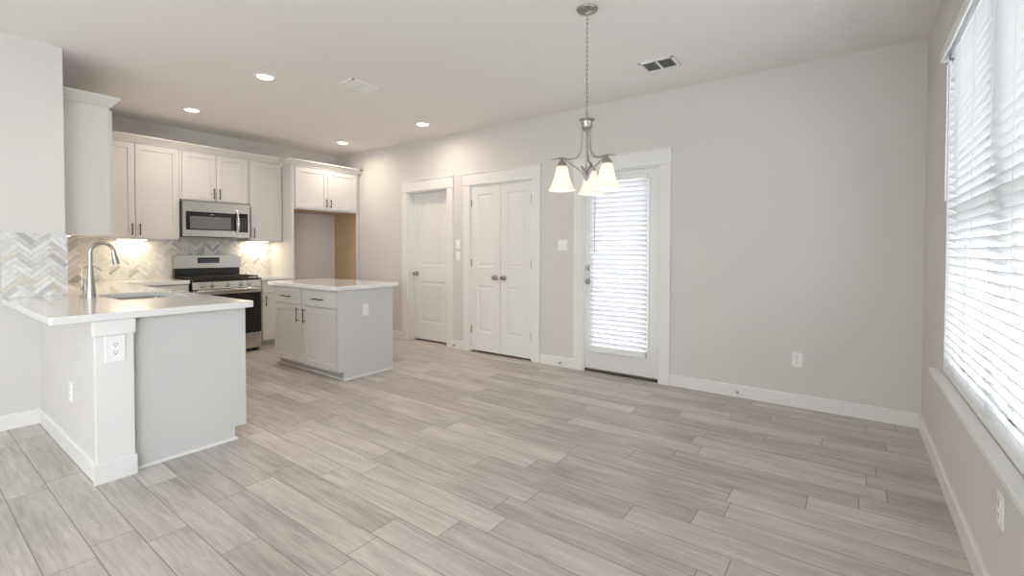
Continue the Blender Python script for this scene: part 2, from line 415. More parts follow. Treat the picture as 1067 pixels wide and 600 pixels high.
# ------------------------------------------------------------------ doors
def panel_leaf(b, u0, u1, z0, z1, holes, T, th=0.035):
    """moulded two-panel leaf: face at n=0, core behind it"""
    b.box(u0, u1, -th, -0.010, z0, z1, T=T)
    hu0, hu1 = holes[0][0], holes[0][1]
    b.box(u0, hu0, -0.0101, 0, z0, z1, T=T); b.box(hu1, u1, -0.0101, 0, z0, z1, T=T)
    zz = sorted([z0, z1] + [h[2] for h in holes] + [h[3] for h in holes])
    for i in range(0, len(zz), 2): b.box(hu0, hu1, -0.0101, 0, zz[i], zz[i + 1], T=T)
    for a, c, d, e in holes:
        rings = []
        for ins, n in ((0, 0), (0.010, -0.0085), (0.024, -0.0085), (0.050, -0.002)):
            rings.append([(a + ins, n, d + ins), (c - ins, n, d + ins), (c - ins, n, e - ins), (a + ins, n, e - ins)])
        for A, C in zip(rings, rings[1:]):
            for k in range(4): b.quad([A[k], A[(k + 1) % 4], C[(k + 1) % 4], C[k]], T)
        b.quad(rings[-1], T)
def knob(parent, T, u, z):
    b = B(); Tn = T @ Matrix.Translation((u, 0, z)) @ Matrix.Rotation(-PI / 2, 4, 'X')
    b.lathe([(0, 0), (0.032, 0), (0.032, 0.005), (0.026, 0.010), (0.012, 0.012), (0.011, 0.030), (0.022, 0.036), (0.028, 0.046), (0.028, 0.054), (0.020, 0.062), (0, 0.064)], 20, Tn)
    return done(b, 'door_knob', 'nickel', parent, True)
def hinge(parent, T, u, z):
    b = B(); b.tube([T @ Vector((u, 0.004, z - .045)), T @ Vector((u, 0.004, z + .045))], 0.006, 8)
    b.box(u - .012, u + .012, -0.006, 0.002, z - .044, z + .044, T=T); return done(b, 'hinge', 'nickel', parent, True)
# facing -x; u runs along -y so that u grows to the right as seen from the room
def TD(x): return frame((x, 0, 0), (0, -1, 0), (-1, 0, 0))
d1 = structure('door_1', (XD + .11, 4.6, 0), 'white two-panel door set deep in its frame, nearest the kitchen')
b = B(); u0, u1 = -SGL[1] + .013, -SGL[0] - .013
panel_leaf(b, u0, u1, 0.024, DH - .014, [(-4.850, -4.385, 1.05, 1.955), (-4.850, -4.385, 0.265, 0.828)], TD(XD + .105)); done(b, 'door_leaf', 'door', d1)
knob(d1, TD(XD + .105), u0 + .055, 0.930)
for i, (leafname, a, c, hx, kx, hole) in enumerate((('door_2', DBL[1] - .013, 3.3645, 1, 3.425, (3.716, 3.466)), ('door_3', 3.3595, DBL[0] + .013, 0, 3.298, (3.264, 3.004)))):
    d = structure(leafname, (XD, (a + c) / 2, 0), ('left' if i == 0 else 'right') + ' leaf of the white double pantry door')
    b = B(); T = TD(XD + .004); u0, u1 = -a, -c
    panel_leaf(b, u0, u1, 0.024, DH - .014, [(-hole[0], -hole[1], 1.055, 1.942), (-hole[0], -hole[1], 0.25, 0.828)], T); done(b, 'door_leaf', 'door', d)
    knob(d, T, -kx, 0.932)
    for z in (0.28, 1.10, 1.84): hinge(d, T, u0 - .002 if hx else u1 + .002, z)
# glazed exterior door
d4 = structure('door_4', (XD, 1.86, 0), 'white glazed patio door behind a horizontal blind')
T = TD(XD + .022); u0, u1 = -EXT[1] + .013, -EXT[0] - .013; g0, g1, gz0, gz1 = -2.165, -1.590, 0.245, 1.945
b = B(); b.box(u0, g0, -0.045, 0, 0.03, DH - .014, T=T); b.box(g1, u1, -0.045, 0, 0.03, DH - .014, T=T)
b.box(g0, g1, -0.045, 0, 0.03, gz0, T=T); b.box(g0, g1, -0.045, 0, gz1, DH - .014, T=T); done(b, 'door_leaf', 'door', d4)
b = B()
for a, c, e, f in ((g0 - .025, g0 + .012, gz0 - .025, gz1 + .025), (g1 - .012, g1 + .025, gz0 - .025, gz1 + .025), (g0, g1, gz0 - .025, gz0 + .012), (g0, g1, gz1 - .012, gz1 + .025)): b.box(a, c, 0, 0.010, e, f, 0.003, T=T)
done(b, 'glazing_frame', 'trim', d4)
b = B(); b.box(g0, g1, -0.025, -0.021, gz0, gz1, T=T); done(b, 'pane', 'glass', d4)
b = B(); b.box(-EXT[1] + .012, -EXT[0] - .012, -0.115, 0.018, 0, 0.028, 0.004, T=T); done(b, 'threshold', 'thresh', d4)
b = B(); b.lathe([(0, 0), (0.032, 0), (0.032, 0.006), (0.026, 0.012), (0, 0.012)], 20, T @ Matrix.Translation((u0 + .048, 0, 1.072)) @ Matrix.Rotation(-PI / 2, 4, 'X'))
b.box(u0 + .040, u0 + .056, .012, .030, 1.066, 1.078, .002, T=T); done(b, 'deadbolt', 'nickel', d4, True)
b = B(); Tk = T @ Matrix.Translation((u0 + .048, 0, 0.935)) @ Matrix.Rotation(-PI / 2, 4, 'X')
b.lathe([(0, 0), (0.032, 0), (0.032, 0.006), (0.024, 0.011), (0.011, 0.013), (0.011, 0.032), (0.021, 0.038), (0.028, 0.048), (0.027, 0.058), (0.018, 0.066), (0, 0.067)], 20, Tk); done(b, 'door_knob', 'nickel', d4, True)
b = B()
for z in (1.072, 0.935): b.box(u0 - .003, u0 + .006, -0.030, 0.003, z - .03, z + .03, T=T)
done(b, 'strike_plate', 'nickel', d4)
for z in (0.30, 1.08, 1.80): hinge(d4, T, u1 + .004, z)

# ------------------------------------------------------------------ window blinds
def blind(root, T, u0, u1, ztop, zbot, pitch, tilt, depth_c, sw, ladders, head, rail, wand, valance=None, sm='slat'):
    """local frame: n=outward into the room; slats centred at depth_c; positive tilt lowers the outdoor edge"""
    z = zbot + rail + pitch * 0.6; b = B(); zs = []
    while z < ztop - head - 0.005:
        zs.append(z)
        t = B(); up, lo = [], []
        for i in range(7):
            q = -sw / 2 + sw * i / 6; h = 0.0035 * (1 - (2 * q / sw) ** 2); up.append((q, h + .0013)); lo.append((q, h - .0013))
        t.prism(up + lo[::-1], 'x', u0, u1)
        b.merge(t.bm, T @ Matrix.Translation((0, depth_c, z)) @ Matrix.Rotation(tilt, 4, 'X')); z += pitch
    done(b, 'slats', sm, root)
    b = B(); b.box(u0, u1, depth_c - .022, depth_c + .022, ztop - head, ztop, 0.002, T=T); done(b, 'headrail', 'vinyl', root)
    b = B(); b.box(u0, u1, depth_c - .026, depth_c + .026, zbot, zbot + rail, 0.005, 2, T=T); done(b, 'bottom_rail', 'vinyl', root)
    b = B(); dy = sw / 2 * math.cos(tilt)
    for u in ladders:
        for s in (-1, 1): b.tube([T @ Vector((u, depth_c + s * (dy + .002), zbot + .01)), T @ Vector((u, depth_c + s * (dy + .002), ztop - .02))], 0.0011, 5)
    done(b, 'ladder_cord', 'cord', root)
    if valance:
        b = B(); a, c, n0, n1, za, zb = valance; b.box(a, c, n0, n1, za, zb, 0.004, T=T); b.box(a, a + .012, n0 - .05, n0 + .004, za, zb, T=T); b.box(c - .012, c, n0 - .05, n0 + .004, za, zb, T=T)
        b.box(a, c, n0 - .05, n0, zb - .012, zb, T=T); done(b, 'valance', 'vinyl', root)
    u, n, za, zb = wand
    b = B(); b.tube([T @ Vector((u, n, za)), T @ Vector((u, n, za + .05)), T @ Vector((u, n, zb))], [0.0055, 0.0045, 0.0035], 8); b.tube([T @ Vector((u, n, zb)), T @ Vector((u, depth_c + .02, zb + .03))], 0.002, 6)
    done(b, 'tilt_wand', 'wand' if sm != 'slat' else 'cord', root, True)
bd = thing('window_blind', (XD - .02, 1.88, 0.22), 'white slatted blind hung over the glass of the patio door', 'blind')
T = TD(XD)
blind(bd, T, -2.180, -1.580, 1.985, 0.225, 0.047, math.radians(60), 0.022, 0.050, (-2.08, -1.88, -1.68), 0.040, 0.060, (-2.105, 0.058, 1.235, 1.90), sm='door_slat')
bw = thing('window_blind', (2.5, -0.43, WZ0), 'wide white slatted blind filling the large right-hand window', 'blind')
T = frame((0, YW, 0), (1, 0, 0), (0, 1, 0))
blind(bw, T, WX0 + .015, WX1 - .018, 2.33, WZ0 + .005, 0.0425, math.radians(31), -0.024, 0.050, (1.72, 2.14, 2.44, 2.775, 3.12), 0.045, 0.035, (WX1 - .05, .012, 1.52, 2.24),
      valance=(WX0 - .02, WX1 + .006, .026, .036, 2.272, 2.330))
# window frame, pane and stool
w1 = structure('window_1', (2.5, YW - .1, WZ0), 'large double window behind the wide white blind')
b = B(); yf0, yf1 = YW - .135, YW - .075; mid = (WX0 + WX1) / 2
for a, c, e, f in ((WX0, WX0 + .05, WZ0, WZ1), (WX1 - .05, WX1, WZ0, WZ1), (mid - .05, mid + .05, WZ0, WZ1), (WX0, WX1, WZ0, WZ0 + .05), (WX0, WX1, WZ1 - .05, WZ1), (WX0, WX1, 1.43, 1.475)): b.box(a, c, yf0, yf1, e, f, .003)
done(b, 'window_frame', 'vinyl', w1)
b = B()
b.box(WX1 - .006, WX1 + .001, YW - .075, YW - .001, WZ0, WZ1); b.box(WX0 - .001, WX0 + .006, YW - .075, YW - .001, WZ0, WZ1); b.box(WX0, WX1, YW - .075, YW - .001, WZ1 - .006, WZ1 + .001)
done(b, 'jamb_light_liner', 'trim', w1)  # white liner added so the window recess looks lit by the sky
for a, c in ((WX0 + .05, mid - .05), (mid + .05, WX1 - .05)):
    for e, f in ((WZ0 + .05, 1.43), (1.475, WZ1 - .05)):
        b = B(); b.box(a, c, YW - .107, YW - .103, e, f); done(b, 'pane', 'glass', w1)
b = B(); b.box(WX0 - .09, WX1 + .085, YW, YW + .050, WZ0 - .022, WZ0 + .002, .003); b.box(WX0, WX1, YW - .075, YW, WZ0 - .02, WZ0 + .002)
done(b, 'window_sill', 'trim', w1)

# ------------------------------------------------------------------ cabinets
def shaker(b, u0, u1, z0, z1, T, th=0.019, fr=0.057, rec=0.009):
    """shaker front: back at n=0, face at n=th"""
    c = 0.004
    b.box(u0, u0 + fr, 0, th, z0, z1, T=T); b.box(u1 - fr, u1, 0, th, z0, z1, T=T)
    b.box(u0 + fr, u1 - fr, 0, th, z0, z0 + fr, T=T); b.box(u0 + fr, u1 - fr, 0, th, z1 - fr, z1, T=T)
    b.box(u0 + fr, u1 - fr, 0, th - rec, z0 + fr, z1 - fr, T=T)
    a = [(u0 + fr, th, z0 + fr), (u1 - fr, th, z0 + fr), (u1 - fr, th, z1 - fr), (u0 + fr, th, z1 - fr)]
    d = [(u0 + fr + c, th - rec + .0004, z0 + fr + c), (u1 - fr - c, th - rec + .0004, z0 + fr + c), (u1 - fr - c, th - rec + .0004, z1 - fr - c), (u0 + fr + c, th - rec + .0004, z1 - fr - c)]
    for k in range(4): b.quad([a[k], a[(k + 1) % 4], d[(k + 1) % 4], d[k]], T)
def pull(parent, T, u, z, length, vertical, th=0.019):
    b = B(); h = length / 2; r = 0.0055; n = th + .030
    p0, p1 = ((u, n, z - h), (u, n, z + h)) if vertical else ((u - h, n, z), (u + h, n, z))
    b.tube([T @ Vector(p0), T @ Vector(p1)], r, 8)
    for s in (-.75, .75):
        q = (u, th, z + s * h) if vertical else (u + s * h, th, z)
        e = (q[0], n, q[2]); b.tube([T @ Vector(q), T @ Vector(e)], 0.0045, 8)
    return done(b, 'handle', 'bronze', parent, True)
def front(root, name, T, u0, u1, z0, z1, hu=None, hz=None, hl=0.128, vert=True, slab=False):
    b = B()
    if slab: b.box(u0, u1, 0, .019, z0, z1, .002, T=T)
    else: shaker(b, u0, u1, z0, z1, T)
    p = done(b, name, 'cab', root)
    if hu is not None: pull(p, T, hu, hz, hl, vert)
    return p
def carcass(root, x0, x1, y0, y1, z0, z1, name='body', m='cab'):
    b = B(); b.box(x0, x1, y0, y1, z0, z1, .001); return done(b, name, m, root)

# upper cabinet on the left wall, its flat side towards the room
UZ0, UZ1 = 1.372, 2.420
c = thing('upper_cabinet', (0.98, 5.6, UZ0), 'tall upper cabinet end on the tiled left wall beside the white wall corner', 'cabinet', None)
b = B(); b.box(XL, 1.122, 4.945, 6.62, UZ0 + .018, UZ1, .001); done(b, 'body', 'cab', c)
b = B(); b.box(XL, 1.126, 4.935, 4.9452, UZ0 + .002, UZ1, .001); done(b, 'end_panel', 'cab', c)
b = B(); b.box(1.122, 1.128, 4.935, 6.27, UZ0, UZ1); done(b, 'face_frame', 'cab', c)
T = frame((1.128, 0, 0), (0, 1, 0), (1, 0, 0))
for a, e, hu in ((4.95, 5.385, 5.35), (5.39, 5.825, 5.43), (5.83, 6.24, 5.87)): front(c, 'door', T, a, e, UZ0 + .02, UZ1 - .02, hu, UZ0 + .11)
# crown: profile (outward, z) swept along straight runs with mitred corners
CROWN = [(0, 0), (.012, 0), (.016, .012), (.030, .030), (.052, .058), (.060, .064), (.060, .080), (0, .080)]
def crown_run(b, path, zb, ends=None):
    """path: list of (x,y) along cabinet faces; outward is to the right-hand side of travel"""
    n = len(path); t = bmesh.new(); rings = []
    for i, p in enumerate(path):
        p = Vector(p); ds = []
        if i > 0: ds.append((p - Vector(path[i - 1])).normalized())
        if i < n - 1: ds.append((Vector(path[i + 1]) - p).normalized())
        ns = [Vector((d.y, -d.x)) for d in ds]
        o = ns[0] if len(ns) == 1 else (ns[0] + ns[1]) / (1 + ns[0].dot(ns[1]))
        rings.append([t.verts.new((p.x + o.x * q[0], p.y + o.y * q[0], zb + q[1])) for q in CROWN])
    k = len(CROWN)
    for A, C in zip(rings, rings[1:]):
        for j in range(k): t.faces.new((A[j], A[(j + 1) % k], C[(j + 1) % k], C[j]))
    t.faces.new(rings[0]); t.faces.new(rings[-1]); bmesh.ops.recalc_face_normals(t, faces=t.faces[:]); b.merge(t)
b = B(); crown_run(b, [(XL, 4.935), (1.128, 4.935), (1.128, 6.235)], UZ1)
done(b, 'crown', 'cab', c)
# upper cabinets over the range wall, facing the camera
YU = 6.300
TK = frame((0, YU, 0), (1, 0, 0), (0, -1, 0))
def upper(x0, x1, z0, doors, label, y=YU):
    c = thing('upper_cabinet', ((x0 + x1) / 2, YK - .16, z0), label, 'cabinet')
    carcass(c, x0, x1, y, YK - .001, z0 + .018, UZ1)
    b = B(); b.box(x0, x1, y, y + .018, z0, z0 + .02); b.box(x0, x0 + .016, y, YK - .001, z0, z0 + .02); b.box(x1 - .016, x1, y, YK - .001, z0, z0 + .02); done(b, 'light_rail', 'cab', c)
    for a, e, hu in doors: front(c, 'door', TK, a, e, z0 + .016, UZ1 - .012, hu, z0 + .016 + .090)
    return c
upper(1.150, 2.058, UZ0, [(1.235, 1.638, 1.608), (1.644, 2.044, 1.676)], 'double-door upper cabinet left of the microwave, next to the tall end panel')
upper(2.060, 2.822, 1.832, [(2.082, 2.436, 2.408), (2.442, 2.800, 2.470)], 'short double-door upper cabinet directly above the microwave')
upper(2.824, 3.256, UZ0, [(2.842, 3.240, 2.874)], 'single-door upper cabinet between the microwave and the fridge alcove')
b = B(); crown_run(b, [(1.19, YU), (3.256, YU)], UZ1); o = done(b, 'crown_moulding', 'cab', origin=(2.2, YU, UZ1)); tag(o, 'straight crown moulding running along the tops of the range-wall upper cabinets', 'moulding')
# fridge surround
YF = 6.050
c = thing('fridge_cabinet', (3.77, 6.33, 0), 'tall refrigerator surround with two doors above an empty tan-sided alcove', 'cabinet')
b = B(); b.box(3.258, 3.288, YF, YK - .001, 0, 2.395, .001); done(b, 'side_panel', 'cab', c)
b = B(); b.box(4.270, 4.290, YF, YK - .001, 0, 2.395, .001); done(b, 'side_panel', 'cab', c)
b = B(); b.box(4.266, 4.270, YF + .02, YK - .002, 0, 1.812, 0); o = done(b, 'side_lining', 'raw', c); o['label'] = 'tan unpainted inner side of the alcove'
b = B(); b.box(3.288, 4.270, YF + .002, YK - .001, 1.812, 2.395, .001); done(b, 'body', 'cab', c)
b = B(); b.box(3.289, 4.269, YF + .02, YK - .002, 1.808, 1.812); o = done(b, 'bottom_panel', 'raw', c); o['label'] = 'tan underside of the bridge cabinet'
b = B(); b.box(4.290, XD - .001, YF + .03, YF + .05, 0, 2.395); done(b, 'filler_strip', 'cab', c)
TF = frame((0, YF, 0), (1, 0, 0), (0, -1, 0))
front(c, 'door', TF, 3.306, 3.778, 1.832, 2.380, 3.748, 1.918, .115); front(c, 'door', TF, 3.784, 4.256, 1.832, 2.380, 3.816, 1.918, .115)
b = B(); crown_run(b, [(3.258, YU - .064), (3.258, YF - .002), (4.338 - .06, YF - .002)], 2.395); b.box(4.278, 4.338, YF - .062, YF, 2.459, 2.475); b.prism([(YF - .002, 2.395), (YF - .018, 2.407), (YF - .054, 2.453), (YF - .062, 2.459), (YF - .062, 2.475), (YF, 2.475)], 'x', 4.278, 4.338)
done(b, 'crown', 'cab', c)

# base cabinets
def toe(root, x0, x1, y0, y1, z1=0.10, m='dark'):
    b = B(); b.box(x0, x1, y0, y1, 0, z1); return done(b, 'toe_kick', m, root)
YB = 6.020
c = thing('base_cabinet', (3.04, 6.33, 0), 'narrow base cabinet with one drawer right of the range', 'cabinet')
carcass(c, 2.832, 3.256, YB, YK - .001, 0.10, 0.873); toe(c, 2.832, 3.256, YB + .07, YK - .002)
b = B(); b.box(2.832, 3.256, YB + .058, YB + .07, 0, .022); done(b, 'shoe_moulding', 'trim', c)
T = frame((0, YB, 0), (1, 0, 0), (0, -1, 0))
front(c, 'drawer', T, 2.845, 3.243, 0.716, 0.860, 3.044, 0.79, .128, False, True); front(c, 'door', T, 2.845, 3.243, 0.115, 0.700, 2.882, 0.61)
c = thing('base_cabinet', (1.75, 6.33, 0), 'base cabinet tucked behind the peninsula left of the range', 'cabinet')
carcass(c, 1.445, 2.048, YB, YK - .001, 0.10, 0.873); toe(c, 1.445, 2.048, YB + .07, YK - .002)
front(c, 'drawer', T, 1.56, 2.034, 0.716, 0.860, 1.80, 0.79, .128, False, True); front(c, 'door', T, 1.56, 2.034, 0.115, 0.700, 2.0, 0.61)
# peninsula run (doors face the range side)
XP = 1.420
c = thing('base_cabinet', (1.12, 3.6, 0), 'peninsula end cabinet showing its large plain side panel beside the white post', 'cabinet')
b = B(); b.prism([(0.836, 0), (1.372, 0), (1.372, 0.083), (1.440, 0.083), (1.440, 0.873), (0.836, 0.873)], 'y', 3.280, 3.298, .0008); done(b, 'end_panel', 'cab', c)
b = B(); b.box(1.408, 1.440, 3.2765, 3.280, 0.083, 0.873); done(b, 'corner_stile', 'cab', c)
carcass(c, 0.820, XP, 3.298, 3.92, 0.10, 0.873); toe(c, 0.820, 1.365, 3.298, 3.92)
b = B(); b.prism([(3.280, 0), (3.268, 0), (3.270, .010), (3.280, .016)], 'x', .8365, 1.384); done(b, 'shoe_moulding', 'trim', c)
T = frame((XP, 0, 0), (0, 1, 0), (1, 0, 0))
front(c, 'drawer', T, 3.31, 3.905, 0.716, 0.860, 3.61, 0.79, .128, False, True); front(c, 'door', T, 3.31, 3.905, 0.115, 0.700, 3.36, 0.61)
c = thing('base_cabinet', (1.12, 4.35, 0), 'sink base cabinet behind the peninsula end cabinet', 'cabinet')
b = B(); b.box(0.820, XP, 3.922, 3.938, .10, .873); b.box(0.820, XP, 4.704, 4.72, .10, .873); b.box(0.820, 0.836, 3.938, 4.704, .10, .873); b.box(XP - .018, XP, 3.938, 4.704, .10, .873); b.box(.836, XP - .018, 3.938, 4.704, .10, .118); done(b, 'body', 'cab', c)
toe(c, 0.820, 1.365, 3.922, 4.72)
front(c, 'door', T, 3.94, 4.318, 0.115, 0.860, 4.29, 0.76); front(c, 'door', T, 4.324, 4.702, 0.115, 0.860, 4.352, 0.76)
c = thing('base_cabinet', (1.12, 5.4, 0), 'corner base cabinet between the sink and the range wall', 'cabinet')
carcass(c, XL + .005, XP, 4.722, YK - .002, 0.10, 0.873); toe(c, XL + .005, 1.365, 4.722, YK - .002)
front(c, 'door', T, 4.74, 5.30, 0.115, 0.860, 5.26, 0.76); front(c, 'door', T, 5.306, 5.95, 0.115, 0.860, 5.35, 0.76)
# island
IX0, IX1, IY0, IY1 = 2.562, 3.200, 3.920, 5.125
c = thing('kitchen_island', (2.88, 4.52, 0), 'white kitchen island base with two drawers over two doors', 'island')
carcass(c, IX0, IX1 - .012, IY0 + .016, IY1, 0.090, 0.873)
b = B(); b.prism([(IX0 + .056, 0), (IX1, 0), (IX1, .873), (IX0 - .008, .873), (IX0 - .008, .088), (IX0 + .056, .088)], 'y', IY0, IY0 + .016, .0008); done(b, 'end_panel', 'cab', c)
b = B(); b.box(IX1 - .034, IX1, IY0 - .004, IY0, 0, .873); b.box(IX1 - .012, IX1, IY0 + .016, IY1, 0, .873); done(b, 'back_panel', 'cab', c)
b = B(); b.box(IX0 - .008, IX0 + .016, IY0 - .003, IY0, .088, .873); done(b, 'corner_stile', 'cab', c)
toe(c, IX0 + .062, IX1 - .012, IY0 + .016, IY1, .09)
b = B(); b.box(IX0 + .050, IX0 + .062, IY0 + .004, IY1, 0, .020, .003); b.prism([(IY0, 0), (IY0 - .012, 0), (IY0 - .010, .010), (IY0, .016)], 'x', IX0 + .050, IX1); done(b, 'shoe_moulding', 'trim', c)
T = frame((IX0, 0, 0), (0, -1, 0), (-1, 0, 0))
for a, e, hd in ((5.095, 4.560, 4.645), (4.508, 3.945, 4.540)):
    front(c, 'drawer', T, -a, -e, 0.697, 0.852, -(a + e) / 2, 0.772, .180, False, True)
    front(c, 'door', T, -a, -e, 0.092, 0.684, -(4.600 if a > 4.8 else 4.470), 0.590, .150)

# ------------------------------------------------------------------ countertops
def slab(poly, name, label, hole=None, z0=0.8745, z1=0.914):
    xs = sorted(set([p[0] for p in poly] + ([hole[0], hole[1]] if hole else []))); ysx = sorted(set([p[1] for p in poly] + ([hole[2], hole[3]] if hole else [])))
    def inside(x, y):
        r = False; n = len(poly)
        for i in range(n):
            (ax, ay), (bx_, by_) = poly[i], poly[(i + 1) % n]
            if (ay > y) != (by_ > y) and x < (bx_ - ax) * (y - ay) / (by_ - ay) + ax: r = not r
        return r and not (hole and hole[0] < x < hole[1] and hole[2] < y < hole[3])
    t = bmesh.new(); V = {}
    def v(i, j):
        if (i, j) not in V: V[(i, j)] = t.verts.new((xs[i], ysx[j], z1))
        return V[(i, j)]
    for i in range(len(xs) - 1):
        for j in range(len(ysx) - 1):
            if inside((xs[i] + xs[i + 1]) / 2, (ysx[j] + ysx[j + 1]) / 2): t.faces.new((v(i, j), v(i + 1, j), v(i + 1, j + 1), v(i, j + 1)))
    r = bmesh.ops.extrude_face_region(t, geom=t.faces[:]); vs = [g for g in r['geom'] if isinstance(g, bmesh.types.BMVert)]
    bmesh.ops.translate(t, vec=(0, 0, z0 - z1), verts=vs); bmesh.ops.recalc_face_normals(t, faces=t.faces[:])
    bmesh.ops.dissolve_limit(t, angle_limit=0.01, verts=t.verts[:], edges=t.edges[:])
    corner = [e for e in t.edges if abs(e.verts[0].co.z - e.verts[1].co.z) > .01 and len(e.link_faces) == 2 and e.calc_face_angle(0) > 1]
    bmesh.ops.bevel(t, geom=corner, offset=0.012, segments=4, profile=.5, affect='EDGES')
    rim = [e for e in t.edges if len(e.link_faces) == 2 and abs(e.verts[0].co.z - e.verts[1].co.z) < 1e-5 and e.calc_face_angle(0) > 1]
    bmesh.ops.bevel(t, geom=rim, offset=0.003, segments=2, profile=.5, affect='EDGES')
    b = B(); b.merge(t); cx = sum(p[0] for p in poly) / len(poly); cy = sum(p[1] for p in poly) / len(poly)
    return tag(done(b, name, 'counter', origin=(cx, cy, z0)), label, 'countertop')
HOLE = (0.955, 1.345, 3.955, 4.615)
slab([(.487, 3.205), (1.465, 3.205), (1.465, 5.985), (2.050, 5.985), (2.050, YK - .012), (XL + .012, YK - .012), (XL + .012, YS - .012), (.487, YS - .012)], 'countertop', 'white quartz counter of the peninsula wrapping around to the range', HOLE)
slab([(2.828, 5.985), (3.257, 5.985), (3.257, YK - .012), (2.828, YK - .012)], 'countertop', 'short white quartz counter between the range and the fridge alcove')
slab([(2.505, 3.862), (3.240, 3.862), (3.240, 5.175), (2.505, 5.175)], 'countertop', 'white quartz top of the kitchen island')

# ------------------------------------------------------------------ herringbone backsplash
TONES = [(.82, .82, .81)] * 6 + [(.77, .77, .76)] * 4 + [(.72, .71, .69)] * 3 + [(.62, .62, .61)] * 2 + [(.50, .50, .49)] + [(.76, .73, .68)] * 2 + [(.70, .66, .59)]
def clip(poly, x0, x1, y0, y1):
    for ax, v, s in ((0, x0, 1), (0, x1, -1), (1, y0, 1), (1, y1, -1)):
        out = []
        for i in range(len(poly)):
            p, q = poly[i - 1], poly[i]; dp, dq = s * (p[ax] - v), s * (q[ax] - v)
            if (dp >= 0) != (dq >= 0):
                k = dp / (dp - dq); out.append((p[0] + (q[0] - p[0]) * k, p[1] + (q[1] - p[1]) * k))
            if dq >= 0: out.append(q)
        poly = out
        if len(poly) < 3: return None
    return poly
def herringbone(name, T, u1, v0, v1, label):
    Wt, k = 0.030, 4; g = 0.0012; c45 = math.sqrt(.5); t = bmesh.new(); lay = t.loops.layers.float_color.new('tile_tone')
    bricks = []
    for i in range(-160, 161):
        for m in range(-24, 25):
            x, y = i * Wt + m * k * Wt, i * Wt - m * k * Wt
            bricks.append((x, x + k * Wt, y, y + Wt))
            bricks.append((x + k * Wt, x + k * Wt + Wt, y - k * Wt + Wt, y + Wt))
    for a, c, d, e in bricks:
        q = [(a + g, d + g), (c - g, d + g), (c - g, e - g), (a + g, e - g)]
        q = [((x - y) * c45, (x + y) * c45 + 1.1) for x, y in q]
        q = clip(q, .001, u1 - .001, v0, v1)
        if not q: continue
        area = abs(sum(q[i - 1][0] * q[i][1] - q[i][0] * q[i - 1][1] for i in range(len(q)))) / 2
        if area < 2e-6: continue
        tone = random.choice(TONES); s = random.uniform(.95, 1.04)
        top = [t.verts.new((x, .0095, z)) for x, z in q]; bot = [t.verts.new((x, .0055, z)) for x, z in q]
        fs = [t.faces.new(top)] + [t.faces.new((top[i - 1], top[i], bot[i], bot[i - 1])) for i in range(len(q))]
        for f in fs:
            for l in f.loops: l[lay] = (tone[0] * s, tone[1] * s, tone[2] * s, 1)
    bmesh.ops.recalc_face_normals(t, faces=t.faces[:])
    root = structure(name, T @ Vector((u1 / 2, 0, v0)), label)
    bmesh.ops.transform(t, matrix=T, verts=t.verts); bmesh.ops.translate(t, vec=-root.location, verts=t.verts)
    me = bpy.data.meshes.new('tiles'); t.to_mesh(me); t.free(); me.materials.append(M['tile'])
    o = bpy.data.objects.new('tiles', me); COL.objects.link(o); o.parent = root
    b = B(); b.box(0.0005, u1 - .0005, 0.0005, 0.006, v0, v1, T=T); done(b, 'grout', 'grout', root)
herringbone('backsplash', frame((.487, YS, 0), (1, 0, 0), (0, -1, 0)), XL - .487 + .010, .9145, 1.372, 'marble herringbone tile on the end of the white wall beside the counter')
herringbone('backsplash', frame((XL + .010, YK, 0), (1, 0, 0), (0, -1, 0)), 3.256 - XL - .010, .9145, 1.385, 'marble herringbone tile behind the range')
herringbone('backsplash', frame((XL, YS - .0, 0), (0, 1, 0), (1, 0, 0)), YK - YS - .010, .9145, 1.37, 'marble herringbone tile on the wall beside the sink')

# ------------------------------------------------------------------ sink, faucet, filter tap
c = thing('sink', (1.15, 4.285, 0.68), 'undermount stainless sink basin in the peninsula counter', 'sink')
t = bmesh.new(); hx0, hx1, hy0, hy1 = HOLE
def ringpts(ins, z, r):
    o = []
    for cx, cy, a0 in ((hx1 - ins - r, hy1 - ins - r, 0), (hx0 + ins + r, hy1 - ins - r, PI / 2), (hx0 + ins + r, hy0 + ins + r, PI), (hx1 - ins - r, hy0 + ins + r, 1.5 * PI)):
        for i in range(5): a = a0 + PI / 2 * i / 4; o.append(t.verts.new((cx + r * math.cos(a), cy + r * math.sin(a), z)))
    return o
rings = [ringpts(-.012, .8735, .025), ringpts(.002, .8735, .02), ringpts(.006, .70, .03), ringpts(.03, .682, .03), ringpts(.17, .678, .02)]
for A, C in zip(rings, rings[1:]):
    for i in range(20): t.faces.new((A[i], A[(i + 1) % 20], C[(i + 1) % 20], C[i]))
t.faces.new(rings[-1]); b = B(); b.merge(t); bmesh.ops.recalc_face_normals(b.bm, faces=b.bm.faces[:]); done(b, 'basin', 'steel', c, True)
b = B(); b.lathe([(0, .006), (.030, .006), (.042, .003), (.044, 0)], 20, Matrix.Translation((1.15, 4.285, .679))); done(b, 'drain', 'chrome', c, True)
c = thing('faucet', (.866, 4.30, .914), 'tall brushed nickel gooseneck faucet at the sink edge', 'faucet')
b = B(); b.lathe([(0, 0), (.030, 0), (.029, .010), (.022, .10), (.0165, .185), (.0145, .215), (.0145, .225), (0, .225)], 20, Matrix.Translation((.866, 4.30, .914))); done(b, 'body', 'nickel', c, True)
pl = lambda c_, a, d: (c_[0] + a, c_[1], c_[2] + d)
pts = [(.866, 4.30, 1.13), (.866, 4.30, 1.18)] + arc((.930, 4.30, 1.237), .064, PI, .10, 14, pl)
b = B(); b.tube(pts, .0128, 14); done(b, 'spout', 'nickel', c, True)
